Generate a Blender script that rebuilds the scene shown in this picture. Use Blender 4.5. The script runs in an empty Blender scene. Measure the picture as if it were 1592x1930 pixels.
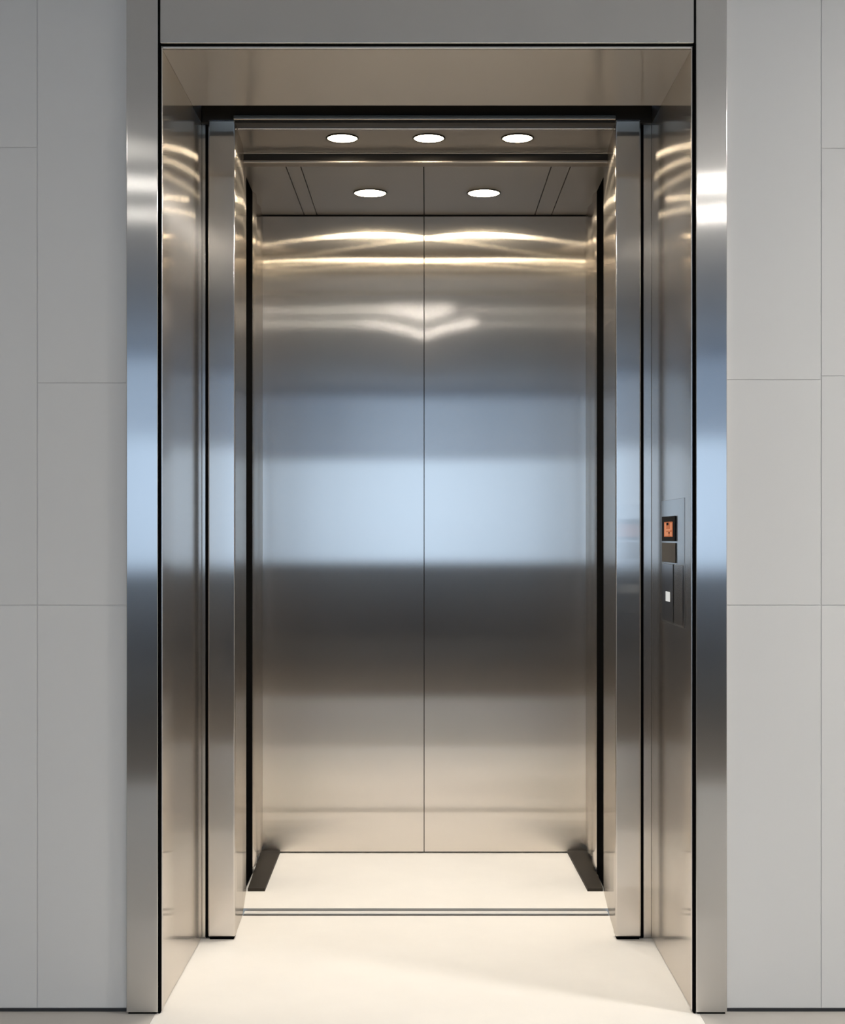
import bpy, bmesh, math
from mathutils import Vector, Matrix

scene = bpy.context.scene
COL = scene.collection

# ------------------------------------------------------------------ view
F = 2600.0            # focal length in pixels of the 1592 px wide frame
VX, VY = 802.0, 1012.0  # where the lens axis meets the picture
HC = 1.207            # camera height
D0 = F / 742.0        # distance from camera to the stone wall face (y = 0)
def Y(s): return F / s - D0                 # depth of a plane seen at s px per metre
def X(px, s): return (px - VX) / s
def Z(py, s): return HC + (VY - py) / s

cam_d = bpy.data.cameras.new('camera')
cam = bpy.data.objects.new('camera', cam_d)
COL.objects.link(cam)
cam.location = (0, -D0, HC)
cam.rotation_euler = (math.pi / 2, 0, 0)
cam_d.sensor_fit = 'HORIZONTAL'
cam_d.sensor_width = 36.0
cam_d.lens = F / 1592.0 * 36.0
cam_d.shift_x = -(VX - 796.0) / 1592.0
cam_d.shift_y = (VY - 965.0) / 1592.0
cam_d.clip_start = 0.05
scene.camera = cam

# ------------------------------------------------------------------ mesh helpers
def box(bm, x0, x1, y0, y1, z0, z1, bev=0.0, seg=3):
    if x0 > x1: x0, x1 = x1, x0
    if y0 > y1: y0, y1 = y1, y0
    if z0 > z1: z0, z1 = z1, z0
    vs = [bm.verts.new((x, y, z)) for x in (x0, x1) for y in (y0, y1) for z in (z0, z1)]
    idx = [(0, 1, 3, 2), (4, 6, 7, 5), (0, 4, 5, 1), (2, 3, 7, 6), (0, 2, 6, 4), (1, 5, 7, 3)]
    fs = [bm.faces.new([vs[i] for i in f]) for f in idx]
    if bev > 0:
        es = list({e for f in fs for e in f.edges})
        bmesh.ops.bevel(bm, geom=es, offset=bev, segments=seg, profile=0.5, affect='EDGES')

def prism(bm, prof, z0, z1):
    """closed (x, y) outline extruded straight up"""
    lo = [bm.verts.new((x, y, z0)) for x, y in prof]
    hi = [bm.verts.new((x, y, z1)) for x, y in prof]
    n = len(prof)
    for i in range(n):
        j = (i + 1) % n
        bm.faces.new((lo[i], lo[j], hi[j], hi[i]))
    bm.faces.new(lo[::-1]); bm.faces.new(hi)
    bmesh.ops.recalc_face_normals(bm, faces=bm.faces[:])

def lathe(bm, prof, cx, cy, n=48, close=True):
    """(radius, z) outline spun round a vertical axis"""
    rings = []
    for r, z in prof:
        rings.append([bm.verts.new((cx + r * math.cos(2 * math.pi * k / n), cy + r * math.sin(2 * math.pi * k / n), z)) for k in range(n)])
    m = len(rings)
    for i in range(m if close else m - 1):
        a, b = rings[i], rings[(i + 1) % m]
        for k in range(n):
            l = (k + 1) % n
            bm.faces.new((a[k], a[l], b[l], b[k]))
    bmesh.ops.recalc_face_normals(bm, faces=bm.faces[:])

def disc(bm, r, cx, cy, z0, z1, n=48):
    lo = [bm.verts.new((cx + r * math.cos(2 * math.pi * k / n), cy + r * math.sin(2 * math.pi * k / n), z0)) for k in range(n)]
    hi = [bm.verts.new((v.co.x, v.co.y, z1)) for v in lo]
    bm.faces.new(lo[::-1]); bm.faces.new(hi)
    for k in range(n):
        l = (k + 1) % n
        bm.faces.new((lo[k], lo[l], hi[l], hi[k]))
    bmesh.ops.recalc_face_normals(bm, faces=bm.faces[:])

def root_loc(p):
    v = Vector((0, 0, 0))
    while p is not None:
        v += p.location; p = p.parent
    return v

def obj(name, bm, mat, parent=None, origin=None, label=None, smooth=True):
    off = root_loc(parent) if parent else Vector(origin or (0, 0, 0))
    bmesh.ops.translate(bm, verts=bm.verts[:], vec=-off)
    me = bpy.data.meshes.new(name)
    bm.to_mesh(me); bm.free()
    if smooth:
        for p in me.polygons: p.use_smooth = True
    me.materials.append(mat)
    o = bpy.data.objects.new(name, me)
    COL.objects.link(o)
    if parent: o.parent = parent
    else: o.location = off
    if smooth:
        w = o.modifiers.new('weighted', 'WEIGHTED_NORMAL'); w.keep_sharp = True; w.weight = 100
        me.set_sharp_from_angle(angle=math.radians(50))
    if label: o['label'] = label
    return o

def thing(name, label, cat, loc, group=None):
    o = bpy.data.objects.new(name, None); COL.objects.link(o)
    o.empty_display_size = 0.1
    o.location = loc; o['label'] = label; o['category'] = cat
    if group: o['group'] = group
    return o

def tag(o, label, cat, group=None):
    o['label'] = label; o['category'] = cat
    if group: o['group'] = group
    return o

def struct(name, bm, mat, parent=None, label=None, cat=None):
    o = obj(name, bm, mat, parent)
    if parent is None:
        o['kind'] = 'structure'
        if label: o['label'] = label
        if cat: o['category'] = cat
    return o

def B(): return bmesh.new()

# ------------------------------------------------------------------ materials
def new_mat(name):
    m = bpy.data.materials.new(name); m.use_nodes = True
    nt = m.node_tree
    return m, nt, nt.nodes['Principled BSDF']

def steel(name, color, lobes=((.6, .08, .005, 'BECKMANN'), (.2, .3, .009, 'GGX'), (.2, .15, .03, 'GGX'))):
    """metal brushed with fine upright lines: highlights smear sideways much more than upright; lobes = (share, sideways, upright, shape)"""
    m = bpy.data.materials.new(name); m.use_nodes = True
    nt = m.node_tree; nt.nodes.clear()
    N, L = nt.nodes, nt.links
    out = N.new('ShaderNodeOutputMaterial')
    geo = N.new('ShaderNodeNewGeometry')
    cr = N.new('ShaderNodeVectorMath'); cr.operation = 'CROSS_PRODUCT'
    cr.inputs[0].default_value = (0.0003, 0.0, 1.0)
    L.new(geo.outputs['Normal'], cr.inputs[1])
    nm = N.new('ShaderNodeVectorMath'); nm.operation = 'NORMALIZE'
    L.new(cr.outputs[0], nm.inputs[0])
    tc = N.new('ShaderNodeTexCoord')
    mp = N.new('ShaderNodeMapping'); mp.inputs['Scale'].default_value = (260, 260, 1.2)
    L.new(tc.outputs['Object'], mp.inputs['Vector'])
    nz = N.new('ShaderNodeTexNoise'); nz.inputs['Scale'].default_value = 1.0; nz.inputs['Detail'].default_value = 3
    L.new(mp.outputs['Vector'], nz.inputs['Vector'])
    mx = N.new('ShaderNodeMix'); mx.data_type = 'RGBA'
    mx.inputs['A'].default_value = (*[c * 0.985 for c in color], 1); mx.inputs['B'].default_value = (*[min(1, c * 1.015) for c in color], 1)
    L.new(nz.outputs['Fac'], mx.inputs['Factor'])
    def lobe(ax, ay, var, dist):
        g = N.new('ShaderNodeBsdfAnisotropic'); g.distribution = dist
        r = math.sqrt(math.sqrt(ax * ay))
        g.inputs['Anisotropy'].default_value = math.sqrt(ay / ax) - 1.0
        mr = N.new('ShaderNodeMapRange')
        mr.inputs['To Min'].default_value = r * (1 - var); mr.inputs['To Max'].default_value = r * (1 + var)
        L.new(nz.outputs['Fac'], mr.inputs['Value']); L.new(mr.outputs['Result'], g.inputs['Roughness'])
        L.new(nm.outputs[0], g.inputs['Tangent']); L.new(mx.outputs['Result'], g.inputs['Color'])
        return g
    tot, cur = lobes[0][0], lobe(*lobes[0][1:3], .015, lobes[0][3]).outputs[0]
    for wt, ax, ay, dist in lobes[1:]:
        tot += wt
        ms = N.new('ShaderNodeMixShader'); ms.inputs['Fac'].default_value = wt / tot
        L.new(cur, ms.inputs[1]); L.new(lobe(ax, ay, .015, dist).outputs[0], ms.inputs[2])
        cur = ms.outputs[0]
    L.new(cur, out.inputs['Surface'])
    return m

def plain(name, color, rough=0.6, metal=0.0, mottled=0.0, scale=6.0, spec=0.5):
    m, nt, p = new_mat(name)
    N, L = nt.nodes, nt.links
    p.inputs['Roughness'].default_value = rough
    p.inputs['Metallic'].default_value = metal
    p.inputs['Specular IOR Level'].default_value = spec
    if mottled > 0:
        tc = N.new('ShaderNodeTexCoord')
        nz = N.new('ShaderNodeTexNoise'); nz.inputs['Scale'].default_value = scale; nz.inputs['Detail'].default_value = 6
        nz.inputs['Roughness'].default_value = 0.6
        L.new(tc.outputs['Object'], nz.inputs['Vector'])
        mx = N.new('ShaderNodeMix'); mx.data_type = 'RGBA'
        mx.inputs['A'].default_value = (*[c * (1 - mottled) for c in color], 1)
        mx.inputs['B'].default_value = (*[min(1, c * (1 + mottled)) for c in color], 1)
        L.new(nz.outputs['Fac'], mx.inputs['Factor'])
        L.new(mx.outputs['Result'], p.inputs['Base Color'])
    else:
        p.inputs['Base Color'].default_value = (*color, 1)
    return m

def stone(name, color):
    m, nt, p = new_mat(name)
    N, L = nt.nodes, nt.links
    p.inputs['Roughness'].default_value = 0.55
    p.inputs['Specular IOR Level'].default_value = 0.3
    geo = N.new('ShaderNodeNewGeometry')
    tc = N.new('ShaderNodeTexCoord')
    nz = N.new('ShaderNodeTexNoise'); nz.inputs['Scale'].default_value = 2.2; nz.inputs['Detail'].default_value = 5
    L.new(tc.outputs['Object'], nz.inputs['Vector'])
    ad = N.new('ShaderNodeMath'); ad.operation = 'MULTIPLY_ADD'
    ad.inputs[1].default_value = 0.6
    L.new(geo.outputs['Random Per Island'], ad.inputs[0]); 
    ml = N.new('ShaderNodeMath'); ml.operation = 'MULTIPLY'; ml.inputs[1].default_value = 0.5
    L.new(nz.outputs['Fac'], ml.inputs[0]); L.new(ml.outputs[0], ad.inputs[2])
    mx = N.new('ShaderNodeMix'); mx.data_type = 'RGBA'
    mx.inputs['A'].default_value = (*[c * 0.965 for c in color], 1)
    mx.inputs['B'].default_value = (*[c * 1.03 for c in color], 1)
    L.new(ad.outputs[0], mx.inputs['Factor'])
    L.new(mx.outputs['Result'], p.inputs['Base Color'])
    return m

def emit(name, color, strength):
    m = bpy.data.materials.new(name); m.use_nodes = True
    nt = m.node_tree; nt.nodes.clear()
    e = nt.nodes.new('ShaderNodeEmission'); e.inputs['Color'].default_value = (*color, 1); e.inputs['Strength'].default_value = strength
    o = nt.nodes.new('ShaderNodeOutputMaterial'); nt.links.new(e.outputs[0], o.inputs[0])
    return m

WARM = (1.0, 0.83, 0.60)
ST = (0.68, 0.645, 0.605)
BK, GX = 'BECKMANN', 'GGX'
M_steel = steel('brushed_steel', ST)
M_reveal = steel('mirror_brushed_steel', (0.74, 0.70, 0.655), ((.6, .02, .004, BK), (.3, .40, .008, GX), (.1, .1, .03, GX)))
M_rear = steel('brushed_steel_sheet', (0.74, 0.695, 0.64), ((.58, .18, .0035, BK), (.2, .5, .005, GX), (.22, .2, .03, GX)))
M_post = steel('satin_steel', (0.64, 0.625, 0.605), ((.6, .16, .006, BK), (.4, .18, .03, GX)))
M_lip = steel('polished_steel_edge', (0.80, 0.77, 0.73), ((1., .08, .05, GX),))
M_soffit = steel('brushed_steel_soffit', (0.64, 0.60, 0.55), ((.7, .08, .01, BK), (.3, .5, .4, GX)))
M_soffit_lit = steel('brushed_steel_soffit_lit', (0.80, 0.755, 0.69), ((.5, .08, .008, BK), (.5, .5, .4, GX)))  # lighter copy of the soffit steel, with the warm glow painted in
M_mould = steel('dull_steel_moulding', (0.42, 0.38, 0.33), ((1., .15, .12, GX),))
M_dark = plain('dark_bronze_enamel', (0.028, 0.023, 0.018), 0.45, spec=0.25)
M_black = plain('black_gap', (0.004, 0.004, 0.004), 0.8, spec=0.05)
M_black.node_tree.nodes['Principled BSDF'].inputs['IOR'].default_value = 1.0
M_black.node_tree.nodes['Principled BSDF'].inputs['Specular IOR Level'].default_value = 0.0
M_plinth = plain('dark_kick_plate', (0.028, 0.023, 0.017), 0.6, mottled=0.1, spec=0.2)
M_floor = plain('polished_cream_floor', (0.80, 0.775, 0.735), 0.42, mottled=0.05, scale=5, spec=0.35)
M_lobby_floor = plain('lobby_floor_dimmed', (0.47, 0.445, 0.41), 0.45, mottled=0.08, scale=4, spec=0.3)
M_dark_zone = plain('added_dark_floor', (0.14, 0.12, 0.10), 0.95, mottled=0.2, scale=30, spec=0.1)
M_stone = stone('pale_stone_cladding', (0.70, 0.697, 0.685))
M_grout = plain('grout', (0.655, 0.65, 0.645), 0.9)
M_tint = bpy.data.materials.new('added_tint_glass'); M_tint.use_nodes = True
_nt = M_tint.node_tree; _nt.nodes.clear()
_a = _nt.nodes.new('ShaderNodeBsdfTransparent'); _a.inputs['Color'].default_value = (0.58, 0.60, 0.63, 1)
_g = _nt.nodes.new('ShaderNodeBsdfAnisotropic'); _g.inputs['Roughness'].default_value = 0.05
_m = _nt.nodes.new('ShaderNodeMixShader'); _m.inputs['Fac'].default_value = 0.05
_o = _nt.nodes.new('ShaderNodeOutputMaterial')
_nt.links.new(_a.outputs[0], _m.inputs[1]); _nt.links.new(_g.outputs[0], _m.inputs[2]); _nt.links.new(_m.outputs[0], _o.inputs['Surface'])
M_base = plain('dark_base_strip', (0.03, 0.032, 0.035), 0.5)
M_ceil = plain('painted_ceiling', (0.66, 0.70, 0.76), 0.9)
M_wall = plain('painted_wall', (0.60, 0.59, 0.58), 0.9)
M_wallb = plain('wall_daylight_tint', (0.46, 0.60, 0.80), 0.9)  # blue of the daylight put into the wall colour
M_dado = plain('charcoal_wall_panel', (0.045, 0.055, 0.075), 0.6)  # dark wall; its bluish cast is painted sky sheen
M_wframe = plain('window_frame_metal', (0.25, 0.26, 0.28), 0.4, metal=1.0)
M_lens = emit('lamp_lens_lit', WARM, 62)
M_lobby_lens = emit('lobby_lamp_lit', (1.0, 0.965, 0.91), 75)
M_wall_fill = emit('wall_fill_glow', (1.0, 0.955, 0.89), 55)
M_wall_fill_strong = emit('wall_fill_glow_strong', (1.0, 0.955, 0.89), 172)
M_lobby_lens_strong = emit('lobby_lamp_lit_strong', (1.0, 0.96, 0.90), 230)
M_ring = plain('lamp_ring_metal', (0.07, 0.058, 0.045), 0.35, metal=1.0)
M_screen = emit('orange_screen', (0.46, 0.15, 0.07), 1.0)
M_glyph = emit('orange_screen_bright', (0.62, 0.25, 0.13), 1.0)
M_glass_black = plain('black_display', (0.014, 0.014, 0.015), 0.9, spec=0.05)
M_smoke = plain('smoked_button', (0.07, 0.062, 0.052), 0.6, spec=0.2)
M_white = emit('white_indicator', (0.9, 0.9, 0.86), 0.75)

# ------------------------------------------------------------------ key depths
sP, sJ, sS0, sS1, sK, sR = 745.5, 629.0, 591.5, 580.0, 553.4, 493.8
yP, yJ, yS0, yS1, yK, yR = map(Y, (sP, sJ, sS0, sS1, sK, sR))
yH0, yH1 = Y(578), Y(572.5)
H_SOF, H_C2, H_CAR = 1.245, 1.252, 1.229
zSof, zC2, zCar = HC + H_SOF, HC + H_C2, HC + H_CAR
ROOM_H = 3.0
LX, RX, BY = -4.2, 4.6, -9.5

# ------------------------------------------------------------------ setting
FX0, FX1, FY = -0.684, 0.693, -0.9       # lighter floor colour stands in for light spilling out of the entrance
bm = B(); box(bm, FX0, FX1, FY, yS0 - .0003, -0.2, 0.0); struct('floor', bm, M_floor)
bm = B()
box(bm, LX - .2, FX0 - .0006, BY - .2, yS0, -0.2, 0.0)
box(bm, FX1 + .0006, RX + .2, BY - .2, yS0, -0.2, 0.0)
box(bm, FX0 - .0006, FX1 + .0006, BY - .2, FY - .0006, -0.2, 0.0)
struct('floor_lobby', bm, M_lobby_floor)  # darker colour stands in for floor outside the entrance's light spill
bm = B(); box(bm, LX, RX, BY, -3.3, 0.0003, 0.008); struct('floor_dark_added', bm, M_dark_zone)  # unseen dark sheet added to darken the floor mirrored in the steel
bm = B(); box(bm, LX - .2, RX + .2, BY - .2, 0.3, ROOM_H, ROOM_H + .2)
struct('ceiling', bm, M_ceil)

xl_in, xr_in = -0.679, 0.688        # edges of the rough opening
def clad(bm, x0, x1, rows, g=0.0012):
    zs = [0.010] + rows + [ROOM_H]
    for a, b in zip(zs[:-1], zs[1:]):
        box(bm, x0 + g, x1 - g, 0.0, 0.022, a + g, b - g, 0.0008, 1)
jl, jr = X(70, 742), X(1547, 742)
z1140, z715, z278 = Z(1141, 742), Z(716, 742), Z(278, 742)
bm = B()
clad(bm, jl, -0.735, [z1140, Z(722, 742), Z(722, 742) + .573 * 2])
for k in range(6):
    a = jl - .82 * k
    clad(bm, max(a - .82, LX), a, [z1140, Z(278, 742), Z(278, 742) + .57] if k % 2 == 0 else [z1140, z715, z715 + .57 * 2])
    if a - .82 < LX: break
o = struct('wall_front', bm, M_stone)
bm = B()
clad(bm, 0.745, jr, [z1140, z715, z715 + .573 * 2])
for k in range(6):
    a = jr + .82 * k
    clad(bm, a, min(a + .82, RX), [z1140, Z(709, 742), Z(280, 742), Z(280, 742) + .57])
    if a + .82 > RX: break
struct('wall_front', bm, M_stone)
bm = B()
box(bm, LX - .2, -0.712, 0.0018, 0.25, 0.0098, ROOM_H)
box(bm, 0.722, RX + .2, 0.0018, 0.25, 0.0098, ROOM_H)
box(bm, -0.712, 0.722, 0.031, 0.25, zSof + .12, ROOM_H)
struct('wall_front_backing', bm, M_grout)
bm = B(); box(bm, LX, -0.745, 0.004, 0.022, 0, 0.0095); struct('baseboard_left', bm, M_base)
bm = B(); box(bm, 0.752, RX, 0.004, 0.022, 0, 0.0095); struct('baseboard_right', bm, M_base)

bm = B(); box(bm, LX - .2, LX, BY, 0.02, 0, ROOM_H); struct('wall_left', bm, M_wall)
bm = B(); box(bm, RX, RX + .2, BY, 0.02, 0, ROOM_H); struct('wall_right', bm, M_wall)
wz0, wz1, wz2, wx0, wxm, wx1 = 0.88, 2.17, 2.93, -4.0, -2.42, 4.2
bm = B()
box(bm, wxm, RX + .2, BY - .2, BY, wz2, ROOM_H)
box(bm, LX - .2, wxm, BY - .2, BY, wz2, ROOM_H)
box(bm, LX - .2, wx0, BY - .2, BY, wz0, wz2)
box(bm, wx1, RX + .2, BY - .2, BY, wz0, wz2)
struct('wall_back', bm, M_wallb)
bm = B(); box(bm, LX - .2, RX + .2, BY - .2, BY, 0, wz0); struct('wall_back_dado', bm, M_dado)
def wframe(name, x0, x1, z0, z1):
    bm = B()
    for (a, b, c, d) in ((x0, x1, z0, z0 + .02), (x0, x1, z1 - .02, z1), (x0, x0 + .02, z0, z1), (x1 - .02, x1, z0, z1)):
        box(bm, a, b, BY - .15, BY - .1, c, d)
    struct(name, bm, M_wframe)
wframe('window_1', wxm, wx1, wz0, wz1)
bm = B(); box(bm, wxm + .001, wx1 - .001, BY - .13, BY - .12, wz1 + .001, wz2 - .001)
struct('added_tint_pane', bm, M_tint)  # unseen pane added to give the steel a dimmer upper sky band
wframe('window_2', wx0, wxm, wz0, wz2)
# walls of the lift shaft behind the car
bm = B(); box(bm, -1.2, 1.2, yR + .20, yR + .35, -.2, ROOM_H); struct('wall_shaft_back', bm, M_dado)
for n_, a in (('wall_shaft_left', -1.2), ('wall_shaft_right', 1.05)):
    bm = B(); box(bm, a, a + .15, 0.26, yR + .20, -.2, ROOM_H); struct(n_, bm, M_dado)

# ------------------------------------------------------------------ portal surround
portal = thing('elevator_portal', 'brushed steel portal lining and surround framing the elevator entrance', 'elevator surround', (0, 0, 0))
pl0, pl1 = X(238, sP), X(297.2, sP)
pr0, pr1 = X(1311.6, sP), X(1370, sP)
for a, b, side in ((pl0, pl1, 'left'), (pr0, pr1, 'right')):
    bm = B(); box(bm, a, b, yP, 0.0012, 0.0045, ROOM_H - .002, 0.002, 3)
    obj('casing_post', bm, M_post, portal)
    bm = B(); box(bm, a + .004, b - .004, yP + .004, 0.0012, 0.0, 0.0045)
    obj('shadow_gap', bm, M_black, portal)
bm = B(); box(bm, X(300.5, sP), X(1308.7, sP), yP + .004, 0.03, Z(80, sP), ROOM_H - .002, 0.003, 3)
obj('lintel_panel', bm, M_post, portal)

xl, xr = X(303, 742), X(1305.5, 742)          # faces of the reveal linings
# dark joints between surround and lining
bm = B()
box(bm, pl1 + .0003, xl, yP + .006, 0.03, 0, zSof + .012)
obj('joint_strip', bm, M_black, portal)
bm = B()
box(bm, xr, pr0 - .0003, yP + .006, 0.03, 0, zSof + .012)
obj('joint_strip', bm, M_black, portal)
bm = B(); box(bm, X(298.5, sP), X(1310.6, sP), yP + .012, 0.03, zSof + .002, Z(80, sP) + .02)
obj('joint_strip', bm, M_black, portal)
for a, b in ((297.8, 300.2), (1309, 1311.2)):
    bm = B(); box(bm, X(a, sP), X(b, sP), yP + .008, 0.03, Z(86, sP), ROOM_H - .003)
    obj('joint_strip', bm, M_black, portal)

# reveal linings, soffit, bright front lips
bm = B(); box(bm, xl - .02, xl, 0.0005, yJ + .03, 0.003, zSof + .10); obj('reveal_panel', bm, M_reveal, portal)
bm = B(); box(bm, xr, xr + .02, 0.0005, yJ + .03, 0.003, zSof + .10); obj('reveal_panel', bm, M_reveal, portal)
ySo = Y(653)
bm = B(); box(bm, xl, xr, 0.0005, ySo, zSof, zSof + .015, 0.001, 2); obj('soffit_panel', bm, M_soffit_lit, portal)
bm = B()
box(bm, xl, xl + .0042, 0.0, 0.010, 0.003, zSof, 0.0012, 2)
obj('edge_lip', bm, M_lip, portal)
bm = B(); box(bm, xr - .0042, xr, 0.0, 0.010, 0.003, zSof, 0.0012, 2); obj('edge_lip', bm, M_lip, portal)
bm = B(); box(bm, xl + .0042, xr - .0042, 0.0, 0.010, zSof - .0045, zSof + .003, 0.0012, 2); obj('edge_lip', bm, M_lip, portal)
# dark slot above, behind the soffit
bm = B(); box(bm, xl, xr, ySo, yJ - .001, zSof + .05, zSof + .10); obj('slot_lining', bm, M_black, portal)
for a, b in ((xl, xl + .0006), (xr - .0006, xr)):
    bm = B(); box(bm, a, b, ySo + .002, yJ, zSof - .004, zSof + .05); obj('slot_lining', bm, M_dark, portal)

# ------------------------------------------------------------------ inner door frame
frame = thing('elevator_door_frame', 'inner steel door frame with square jambs behind the reveal, under the dark header', 'door frame', (0, yJ, 0))
JX = ((X(391.5, sJ), X(443, sJ)), (X(1159.5, sJ), X(1208, sJ)))
z_hd = Z(231.5, sJ)
for i, (a, b) in enumerate(JX):
    bm = B(); box(bm, a, b, yJ, yJ + .045, 0.008, z_hd + .01, 0.0055, 4)
    obj('jamb', bm, M_steel, frame)
    bm = B(); box(bm, a + .005, b - .005, yJ + .004, yJ + .045, 0.0, 0.008)
    obj('jamb_foot_gap', bm, M_black, frame)
# backing strip beside each jamb and the thin black joint
sB = 627.0
bm = B(); box(bm, xl + .0004, X(387, sB), Y(sB), Y(sB) + .02, 0.002, z_hd + .02, 0.001, 2); obj('side_strip', bm, M_steel, frame)
bm = B(); box(bm, X(1212.5, sB), xr - .0004, Y(sB), Y(sB) + .02, 0.002, z_hd + .02, 0.001, 2); obj('side_strip', bm, M_steel, frame)
bm = B(); box(bm, X(387, sB), JX[0][0] + .002, Y(sB) + .006, Y(sB) + .02, 0.0, z_hd + .02); obj('joint_strip', bm, M_black, frame)
bm = B(); box(bm, JX[1][1] - .002, X(1212.5, sB), Y(sB) + .006, Y(sB) + .02, 0.0, z_hd + .02); obj('joint_strip', bm, M_black, frame)
# returns running back to the sill
rl0, rr0 = JX[0][1] - .006, JX[1][0] + .006
rl1, rr1 = X(457, sS0), X(1148, sS0)
def ret(x_front, x_back, out, y0, y1, z1, bm):
    prism(bm, [(x_front, y0), (x_back, y1), (x_back + out, y1), (x_front + out, y0)], 0.002, z1)
bm = B(); ret(rl0 + .001, rl1, -.03, yJ + .045, yS0, zC2, bm); obj('jamb_return', bm, M_steel, frame)
bm = B(); ret(rr0 - .001, rr1, .03, yJ + .045, yS0, zC2, bm); obj('jamb_return', bm, M_steel, frame)
# header over the jambs: dark band with one bright moulding
bm = B(); box(bm, xl + .0004, xr - .0004, yJ + .002, yJ + .05, z_hd, zSof + .05, 0.002, 2); obj('header', bm, M_dark, frame)
bm = B()
box(bm, X(440, sJ), X(1160, sJ), yJ - .009, yJ + .003, Z(227, sJ), Z(219, sJ), 0.0035, 4)
obj('header_moulding', bm, M_mould, frame)
bm = B(); box(bm, rl0 + .006, rr0 - .006, yJ + .05, yJ + .062, z_hd - .004, z_hd + .012, 0.002, 2); obj('header_moulding', bm, M_lip, frame)
# ceiling of the door zone
bm = B(); box(bm, rl1 - .02, rr1 + .02, yJ + .05, yH0 + .004, zC2, zC2 + .012); obj('transom_soffit', bm, M_soffit, frame)
# second header at the car side
z_h2 = HC + 1.218
h2l, h2r = X(452, sS1), X(1152, sS1)

bm = B(); box(bm, h2l, h2r, yH0, yH1, z_h2 + .006, zC2, 0.001, 2); obj('header', bm, M_dark, frame)
bm = B(); box(bm, h2l, h2r, yH0 - .008, yH0, zC2 - .0045, zC2, 0.0015, 2); obj('header_moulding', bm, M_mould, frame)
bm = B(); box(bm, h2l, h2r, yH0 - .006, yH1, z_h2, z_h2 + .009, 0.003, 3); obj('header_moulding', bm, M_mould, frame)

# sill
sill = thing('elevator_threshold', 'pale metal threshold strip with a dark running groove across the entrance floor', 'threshold', (0, yS0, 0))
xa, xb = rl1, rr1
y_a, y_b, y_c = yS0, Y(588.5), Y(584.5)
bm = B(); box(bm, xa, xb, y_b, y_c, -.02, 0.001, 0.0008, 2); obj('tread_plate', bm, plain('pale_aluminium', (0.80, 0.78, 0.74), 0.45, metal=0.3), sill)
bm = B(); box(bm, xa, xb, y_c, yS1 - .0003, -.02, -.008); obj('running_groove', bm, M_plinth, sill)
bm = B(); box(bm, xa, xb, y_a, y_b, -.02, -.003); obj('front_joint', bm, M_plinth, sill)

# ------------------------------------------------------------------ car
car = thing('elevator_car', 'elevator car interior with brushed steel rear panels, mirror-like sides and cream floor', 'elevator', (0, (yS1 + yR) / 2, 0))
wl0, wr0 = X(463.5, sK), X(1137.5, sK)     # side wall face at the front of the car
wl1, wr1 = X(495, sR), X(1103.5, sR)     # and at the back
bm = B(); box(bm, wl1 - .1, wr1 + .1, yS1 + .0005, yR + .02, -.12, 0.0); obj('car_floor', bm, M_floor, car)
# rear wall: two sheets and a seam
xs = X(799, sR)
def sheet(bm, x0, x1, sgn):
    """a steel sheet, oil-canned by a fraction of a millimetre near the centre seam"""
    nx, nz = 26, 90
    z0, z1 = 0.006, zCar - .006
    g = []
    for i in range(nx + 1):
        x = x0 + (x1 - x0) * i / nx
        col = []
        for k in range(nz + 1):
            z = z0 + (z1 - z0) * k / nz
            d = abs(x - xs)
            t = min(1.0, max(0.0, (z - 1.80) / .30)); t = t * t * (3 - 2 * t)
            o = DENT * t * math.exp(-d / .13)
            col.append(bm.verts.new((x, yR + o, z)))
        g.append(col)
    for i in range(nx):
        for k in range(nz):
            bm.faces.new((g[i][k], g[i + 1][k], g[i + 1][k + 1], g[i][k + 1]))
    r = bmesh.ops.extrude_face_region(bm, geom=bm.faces[:])
    vs = [e for e in r['geom'] if isinstance(e, bmesh.types.BMVert)]
    bmesh.ops.translate(bm, verts=vs, vec=(0, .012, 0))
    bmesh.ops.recalc_face_normals(bm, faces=bm.faces[:])
DENT = 0.0022
bm = B(); sheet(bm, wl1 - .03, xs - .0015, -1); obj('rear_panel', bm, M_rear, car)
bm = B(); sheet(bm, xs + .0015, wr1 + .03, 1); obj('rear_panel', bm, M_rear, car)
bm = B(); box(bm, wl1 - .05, wr1 + .05, yR + .013, yR + .02, 0, zCar + .01); obj('rear_backing', bm, M_plinth, car)
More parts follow.
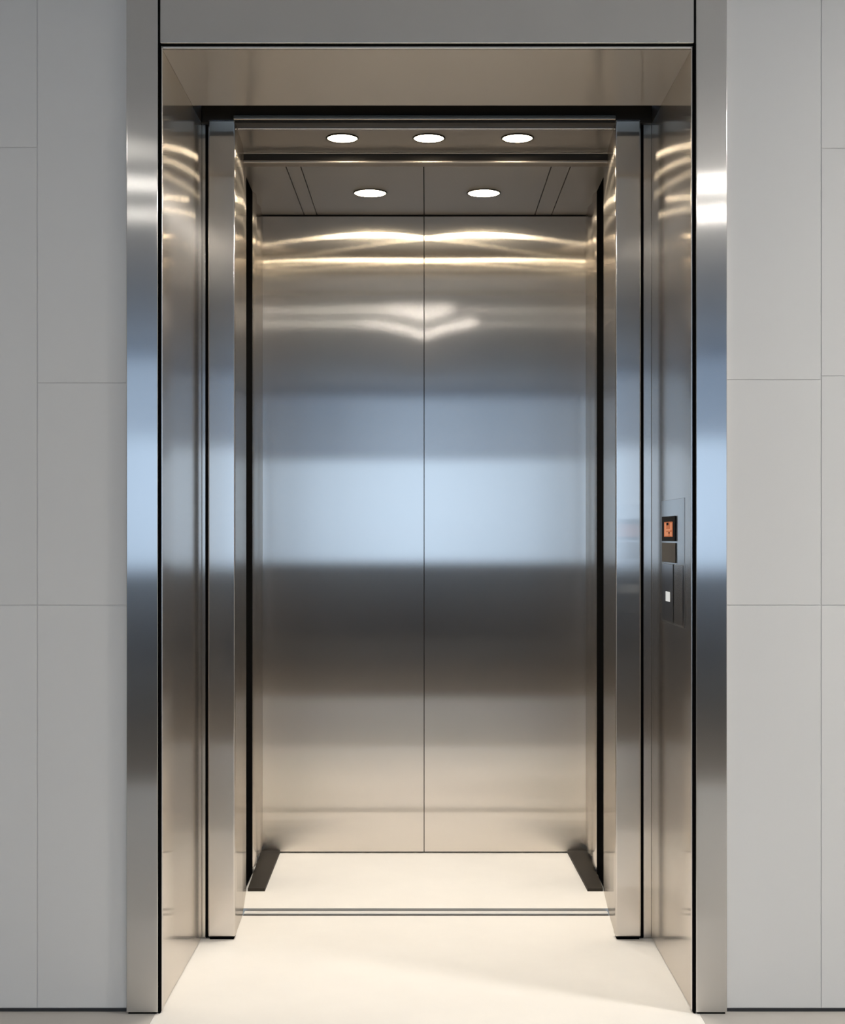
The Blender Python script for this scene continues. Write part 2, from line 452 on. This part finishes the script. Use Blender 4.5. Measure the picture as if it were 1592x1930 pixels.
# side walls: front return, black door pocket, ribbed sheet
def lerp(a, b, t): return a + (b - a) * t
def wall_x(side, y):
    a, b = (wl0, wl1) if side < 0 else (wr0, wr1)
    return lerp(a, b, (y - yK) / (yR - yK))
for side in (-1, 1):
    o_ = side * .03
    xf = rl1 if side < 0 else rr1
    # front return between sill and pocket
    yb = yK + .005
    tm = (yH0 - yS0 - .001) / (yb - yS0 - .001); xm = lerp(xf, wall_x(side, yb), tm)
    bm = B(); prism(bm, [(xf, yS0 + .001), (xm, yH0), (xm + o_, yH0), (xf + o_, yS0 + .001)], 0.002, zC2)
    prism(bm, [(xm, yH0), (wall_x(side, yb), yb), (wall_x(side, yb) + o_, yb), (xm + o_, yH0)], 0.002, zCar - .001)
    bmesh.ops.remove_doubles(bm, verts=bm.verts[:], dist=.0001)
    obj('jamb_return', bm, M_steel, frame)
    # pocket
    yp = Y(530)
    bm = B(); prism(bm, [(wall_x(side, yb) + side * .0006, yb + .001), (wall_x(side, yp) + side * .0006, yp), (wall_x(side, yp) + side * .05, yp), (wall_x(side, yb) + side * .05, yb + .001)], 0.012, zCar)
    obj('door_pocket', bm, M_black, car)
    # ribbed sheet: a rounded leading bead, a shallow hollow and the flat
    n = 40; pts = []
    for i in range(n + 1):
        y = lerp(yp, yR, i / n); t = i / n
        off = 0.0
        if t < .30: off = .008 * math.sin(math.pi * t / .30) ** .7
        elif t < .55: off = -.003 * math.sin(math.pi * (t - .30) / .25)
        elif t < .80: off = .005 * math.sin(math.pi * (t - .55) / .25)
        pts.append((wall_x(side, y) - side * off, y))
    prof = pts + [(wall_x(side, yR) + o_, yR), (wall_x(side, yp) + o_, yp)]
    bm = B(); prism(bm, prof, 0.030, zCar)
    obj('side_panel', bm, M_steel, car)
    # kick plate along the foot of the wall
    if side < 0: q = [(X(467, sK), yK), (X(499, sK), yK), (X(527.5, sR), yR), (X(492, sR), yR)]
    else: q = [(X(1136, sK), yK), (X(1107, sK), yK), (X(1069, sR), yR), (X(1108, sR), yR)]
    bm = B(); prism(bm, q, 0.0, 0.010); obj('kick_plate', bm, M_plinth, car, label='dark kick plate')
# ceiling: flat boards parted by thin grooves
gx = [wl1 - .1, -.4635, -.4145, xs, .4165, .480, wr1 + .1]
for a, b in zip(gx[:-1], gx[1:]):
    bm = B(); box(bm, a + .0016, b - .0016, yH1 + .001, yR - .004, zCar, zCar + .012); obj('ceiling_panel', bm, M_soffit, car)
bm = B(); box(bm, wl1 - .1, wr1 + .1, yH1 + .001, yR + .02, zCar + .0121, zCar + .02); obj('ceiling_backing', bm, M_black, car)

# ------------------------------------------------------------------ recessed downlights
SPOT = 31.0
def downlight(cx, cy, zc, r, label, group, lens_mat):
    t = thing('recessed_downlight', label, 'ceiling light', (cx, cy, zc), group)
    bm = B(); lathe(bm, [(r, zc), (r, zc - .002), (r - .0015, zc - .004), (r - .004, zc - .004), (r - .006, zc - .0015), (r - .006, zc)], cx, cy)
    obj('trim_ring', bm, M_ring, t)
    bm = B(); disc(bm, r - .006, cx, cy, zc - .0012, zc)
    obj('lens', bm, lens_mat, t)
    ld = bpy.data.lights.new('downlight_beam', 'SPOT'); ld.energy = SPOT; ld.color = (1.0, 0.955, 0.875)
    ld.spot_size = math.radians(112); ld.spot_blend = 0.7; ld.shadow_soft_size = r * .6
    lo = bpy.data.objects.new('downlight_beam', ld); COL.objects.link(lo)
    lo.location = (cx, cy, zc - .008)
    return t

s2 = (VY - 260) / H_C2
for px, lab in ((645, 'left one of the three lit round downlights between the two headers'),
                (808, 'middle one of the three lit round downlights between the two headers'),
                (975, 'right one of the three lit round downlights between the two headers')):
    downlight(X(px, s2), Y(s2), zC2, .0515, lab, 'downlights between the headers', M_lens)
s3 = (VY - 363.5) / H_CAR
for px, lab in ((697.5, 'lit round downlight in the car ceiling, left of the centre seam'),
                (911.5, 'lit round downlight in the car ceiling, right of the centre seam')):
    downlight(X(px, s3), Y(s3), zCar, .061, lab, 'downlights in the car ceiling', M_lens)

def lobby_light(x, y, r, mat, label):
    t = thing('lobby_downlight', label, 'ceiling light', (x, y, ROOM_H), 'lobby ceiling downlights')
    bm = B(); lathe(bm, [(r + .015, ROOM_H), (r + .015, ROOM_H - .006), (r + .004, ROOM_H - .01), (r, ROOM_H - .004), (r, ROOM_H)], x, y)
    obj('trim_ring', bm, M_wframe, t)
    bm = B(); disc(bm, r, x, y, ROOM_H - .004, ROOM_H); obj('lens', bm, mat, t)
for x, y in ((-1.7, -3.45), (-1.7, -4.15), (1.8, -3.4), (1.8, -4.1)):
    lobby_light(x, y, .08, M_lobby_lens if x < 0 else M_lobby_lens_strong, 'round downlight in the lobby ceiling facing the elevator')
lobby_light(-2.7, -2.2, .20, M_wall_fill, 'added round fill light in the lobby ceiling, brightening the left wall')  # unseen disc added to brighten the left part of the front wall
lobby_light(3.1, -1.25, .25, M_wall_fill_strong, 'added round fill light in the lobby ceiling, brightening the right wall')  # stronger unseen disc, added to lift the right part of the wall

# ------------------------------------------------------------------ call station on the right lining
stn = thing('call_station', 'upright steel call station with orange floor display on the right reveal panel', 'call panel', (xr, .3, 1.13))
def yx(px): return F * xr / (px - VX) - D0        # depth on the right lining seen at column px
sm = 680.0
def flat(name, px0, px1, py0, py1, t0, t1, mat, parent, bev=.0008):
    bm = B(); box(bm, xr - t1, xr - t0, yx(px0), yx(px1), Z(py1, sm), Z(py0, sm), bev, 2)
    return obj(name, bm, mat, parent)
plate = flat('face_plate', 1247, 1290, 942, 1175, 0.0003, .0014, steel('station_steel', (0.66, 0.64, 0.61), ((.7, .03, .004, BK), (.3, .3, .02, GX))), stn)
disp = flat('floor_display', 1250.5, 1275, 973, 1020, .0025, .0055, M_glass_black, stn)
scr = flat('lit_screen', 1255, 1271, 983.5, 1011.5, .0055, .0058, M_screen, disp, 0)
flat('screen_mark', 1259.5, 1263.5, 985, 990, .0058, .0060, M_glass_black, disp, 0)
flat('screen_mark', 1263.5, 1265.5, 1003, 1006, .0058, .0060, M_glass_black, disp, 0)
bm = B()
for a in ((1256, 1259, 986, 1010), (1266.5, 1269.5, 986, 999), (1259, 1266.5, 997, 1000.5), (1259, 1263, 1003, 1010), (1266, 1269.5, 1003, 1010)):
    box(bm, xr - .0060, xr - .0058, yx(a[0]), yx(a[1]), Z(a[3], sm), Z(a[2], sm))
obj('screen_glyph', bm, M_glyph, disp)
flat('button_window', 1250, 1275, 1023, 1060, .0025, .0045, M_smoke, stn)
flat('indicator_lamp', 1258, 1265, 1115.5, 1134, .0045, .0062, M_white, stn)
flat('lower_cover', 1250.5, 1270, 1063, 1172, .0025, .0045, steel('station_dark_steel', (0.56, 0.545, 0.53), ((.7, .03, .004, BK), (.3, .3, .02, GX))), stn, .0015)
flat('lower_cover', 1272.5, 1288, 1063, 1172, .0025, .0040, M_steel, stn, .0012)

# ------------------------------------------------------------------ daylight
w = bpy.data.worlds.new('daylight'); scene.world = w; w.use_nodes = True
bg = w.node_tree.nodes['Background']
bg.inputs['Color'].default_value = (0.56, 0.75, 1.0, 1); bg.inputs['Strength'].default_value = 1.9
for x0, x1, z0, z1 in ((wxm, wx1, wz0, wz2), (wx0, wxm, wz0, wz2)):
    pd = bpy.data.lights.new('window_portal', 'AREA'); pd.shape = 'RECTANGLE'
    pd.size = x1 - x0; pd.size_y = z1 - z0; pd.cycles.is_portal = True
    po = bpy.data.objects.new('window_portal', pd); COL.objects.link(po)
    po.location = ((x0 + x1) / 2, BY - .16, (z0 + z1) / 2); po.rotation_euler = (math.pi / 2, 0, math.pi)

# ------------------------------------------------------------------ render look
vs = scene.view_settings
scene.display_settings.display_device = 'sRGB'
vs.view_transform = 'Standard'; vs.look = 'None'; vs.gamma = 1.0; vs.exposure = 0.0
vs.use_curve_mapping = False
cy = scene.cycles
cy.use_denoising = True
cy.max_bounces = 14; cy.glossy_bounces = 10; cy.diffuse_bounces = 5
cy.sample_clamp_indirect = 6.0
cy.blur_glossy = 0.3
